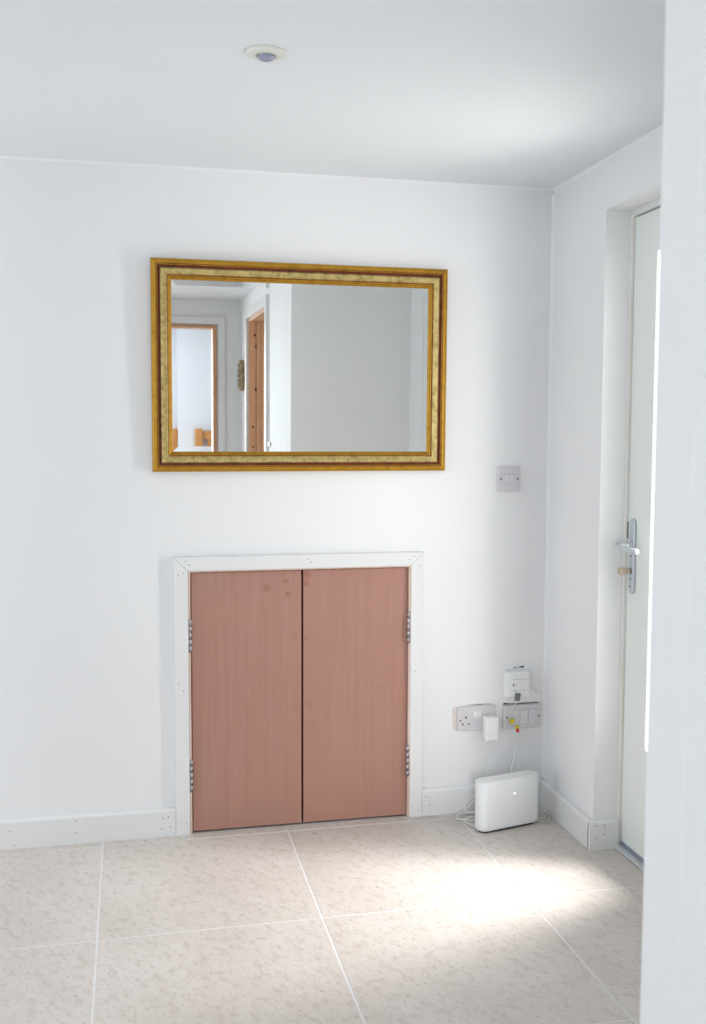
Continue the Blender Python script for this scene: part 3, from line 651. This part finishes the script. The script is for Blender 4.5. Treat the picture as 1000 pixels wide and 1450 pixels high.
tagbox('coloured_tag', (1.3415, -0.031, 0.299), (1.3440, -0.031, 0.286), 0.0085, 0.007, M['red'], 'red band')

t = thing('power_cable', (1.236, -0.045, 0.25), 'thin white lead dropping from the plug adapter to behind the router', 'cable')
b = NB(); tube(b, catmull([(1.236, -0.045, 0.252), (1.236, -0.045, 0.22), (1.228, -0.044, 0.17), (1.221, -0.060, 0.12), (1.217, -0.070, 0.05), (1.205, -0.075, 0.012), (1.22, -0.09, 0.0035)], 8), 0.0016, 8); obj('lead', b, M['cable'], t)
t = thing('network_cable', (1.30, -0.03, 0.20), 'fine white lead slanting across the wall above the router', 'cable')
b = NB(); tube(b, catmull([(1.339, -0.033, 0.245), (1.327, -0.031, 0.218), (1.300, -0.028, 0.199), (1.275, -0.032, 0.178), (1.253, -0.040, 0.156), (1.244, -0.075, 0.10), (1.245, -0.110, 0.055), (1.247, -0.118, 0.03)], 8), 0.0014, 8); obj('lead', b, M['cable'], t)
t = thing('cable_coil', (1.17, -0.09, 0), 'loose loops of white cable on the floor left of the router', 'cable')
def loop(pts, r=0.0020):
    b_ = NB(); tube(b_, catmull(pts, 8), r, 8); obj('loop', b_, M['cable'], t)
loop([(1.27, -0.120, 0.004), (1.20, -0.045, 0.006), (1.155, -0.034, 0.010), (1.108, -0.062, 0.004), (1.12, -0.085, 0.004), (1.165, -0.082, 0.010), (1.24, -0.115, 0.012)])
loop([(1.25, -0.14, 0.004), (1.19, -0.120, 0.004), (1.150, -0.100, 0.004), (1.112, -0.083, 0.004), (1.102, -0.072, 0.006), (1.125, -0.055, 0.014), (1.19, -0.070, 0.016), (1.26, -0.11, 0.012)])
loop([(1.122, -0.100, 0.004), (1.132, -0.130, 0.003), (1.155, -0.160, 0.003), (1.19, -0.160, 0.003), (1.26, -0.14, 0.004)])
loop([(1.23, -0.100, 0.085), (1.205, -0.050, 0.078), (1.187, -0.034, 0.066), (1.165, -0.028, 0.048), (1.146, -0.030, 0.030), (1.150, -0.033, 0.022), (1.172, -0.035, 0.040), (1.195, -0.038, 0.056), (1.235, -0.09, 0.060)])
loop([(1.146, -0.030, 0.030), (1.150, -0.045, 0.016), (1.180, -0.060, 0.018), (1.24, -0.10, 0.014)])
t = thing('cable_coil', (1.41, -0.12, 0), 'loose loops of white cable on the floor right of the router', 'cable')
loop([(1.33, -0.105, 0.010), (1.385, -0.075, 0.020), (1.420, -0.075, 0.014), (1.432, -0.105, 0.006), (1.424, -0.140, 0.003), (1.395, -0.163, 0.003), (1.35, -0.130, 0.004)])
loop([(1.33, -0.11, 0.004), (1.385, -0.085, 0.016), (1.408, -0.092, 0.014), (1.414, -0.115, 0.006), (1.400, -0.145, 0.004), (1.36, -0.135, 0.008)], 0.0018)

# ---------------------------------------------------------------- router
RA = math.atan2(0.058, 0.240)
router = thing('router', (1.253, -0.168, 0), 'white upright router with a small glowing light standing in the corner', 'router')
def slab_outline(hx, hy, r, n=10):
    pts = []
    for (cx, cy, a0) in ((hx - r, hy - r, 0), (-hx + r, hy - r, PI / 2), (-hx + r, -hy + r, PI), (hx - r, -hy + r, 1.5 * PI)):
        for k in range(n + 1):
            a = a0 + PI / 2 * k / n; pts.append((cx + r * math.cos(a), cy + r * math.sin(a)))
    return pts
def loft(bm, levels, hx, hy, r):
    rings = []
    for z, ins in levels:
        rings.append([bm.verts.new((1.253 + x, -0.168 + y, z)) for x, y in slab_outline(hx - ins, hy - ins, max(r - ins, 0.004))])
    for A_, B_ in zip(rings, rings[1:]):
        for k in range(len(A_)):
            f = bm.faces.new((A_[k], A_[(k + 1) % len(A_)], B_[(k + 1) % len(A_)], B_[k])); f.smooth = True
    bm.faces.new(rings[0][::-1]); bm.faces.new(rings[-1])
hx, hy, rr = 0.1235, 0.031, 0.0300
b = NB(); loft(b, [(0.005, 0.012), (0.0055, 0.008), (0.008, 0.0045), (0.012, 0.0018), (0.018, 0.0002), (0.024, 0), (0.172, 0), (0.1745, 0.0006), (0.1752, 0.002), (0.1736, 0.0035)], hx, hy, rr)
obj('casing', b, M['router'], router)
b = NB(); loft(b, [(0.1715, 0.0038), (0.1748, 0.0040), (0.1760, 0.0052), (0.1765, 0.009)], hx, hy, rr); obj('top_panel', b, M['plastic'], router)
b = NB(); loft(b, [(0.0, 0.012), (0.0065, 0.011)], hx, hy, rr); obj('base', b, M['black'], router, label='black foot')
b = NB(); bx(b, 1.2590, 1.2670, -0.168 - hy - 0.0012, -0.168 - hy + 0.001, 0.1240, 0.1275, 0.0004, 1); obj('status_light', b, M['led'], router, label='small glowing white light')
router.rotation_euler.z = RA

# ---------------------------------------------------------------- ceiling fitting
t = thing('ceiling_sensor', (0.313, -1.030, RH), 'small round white sensor fitting with a grey lens set in the ceiling', 'ceiling fitting')
b = NB(); lathe(b, [(0.046, 0.0), (0.0462, -0.003), (0.044, -0.0055), (0.032, -0.008), (0.022, -0.009), (0.0205, -0.006), (0.0205, 0.0)], (0.313, -1.030, RH), 'z', 48); obj('ring', b, M['fitting'], t)
b = NB(); lathe(b, [(0.0203, -0.005), (0.0190, -0.011), (0.015, -0.0155), (0.008, -0.0180), (0.001, -0.0185)], (0.313, -1.030, RH), 'z', 32); obj('lens', b, M['lens'], t)
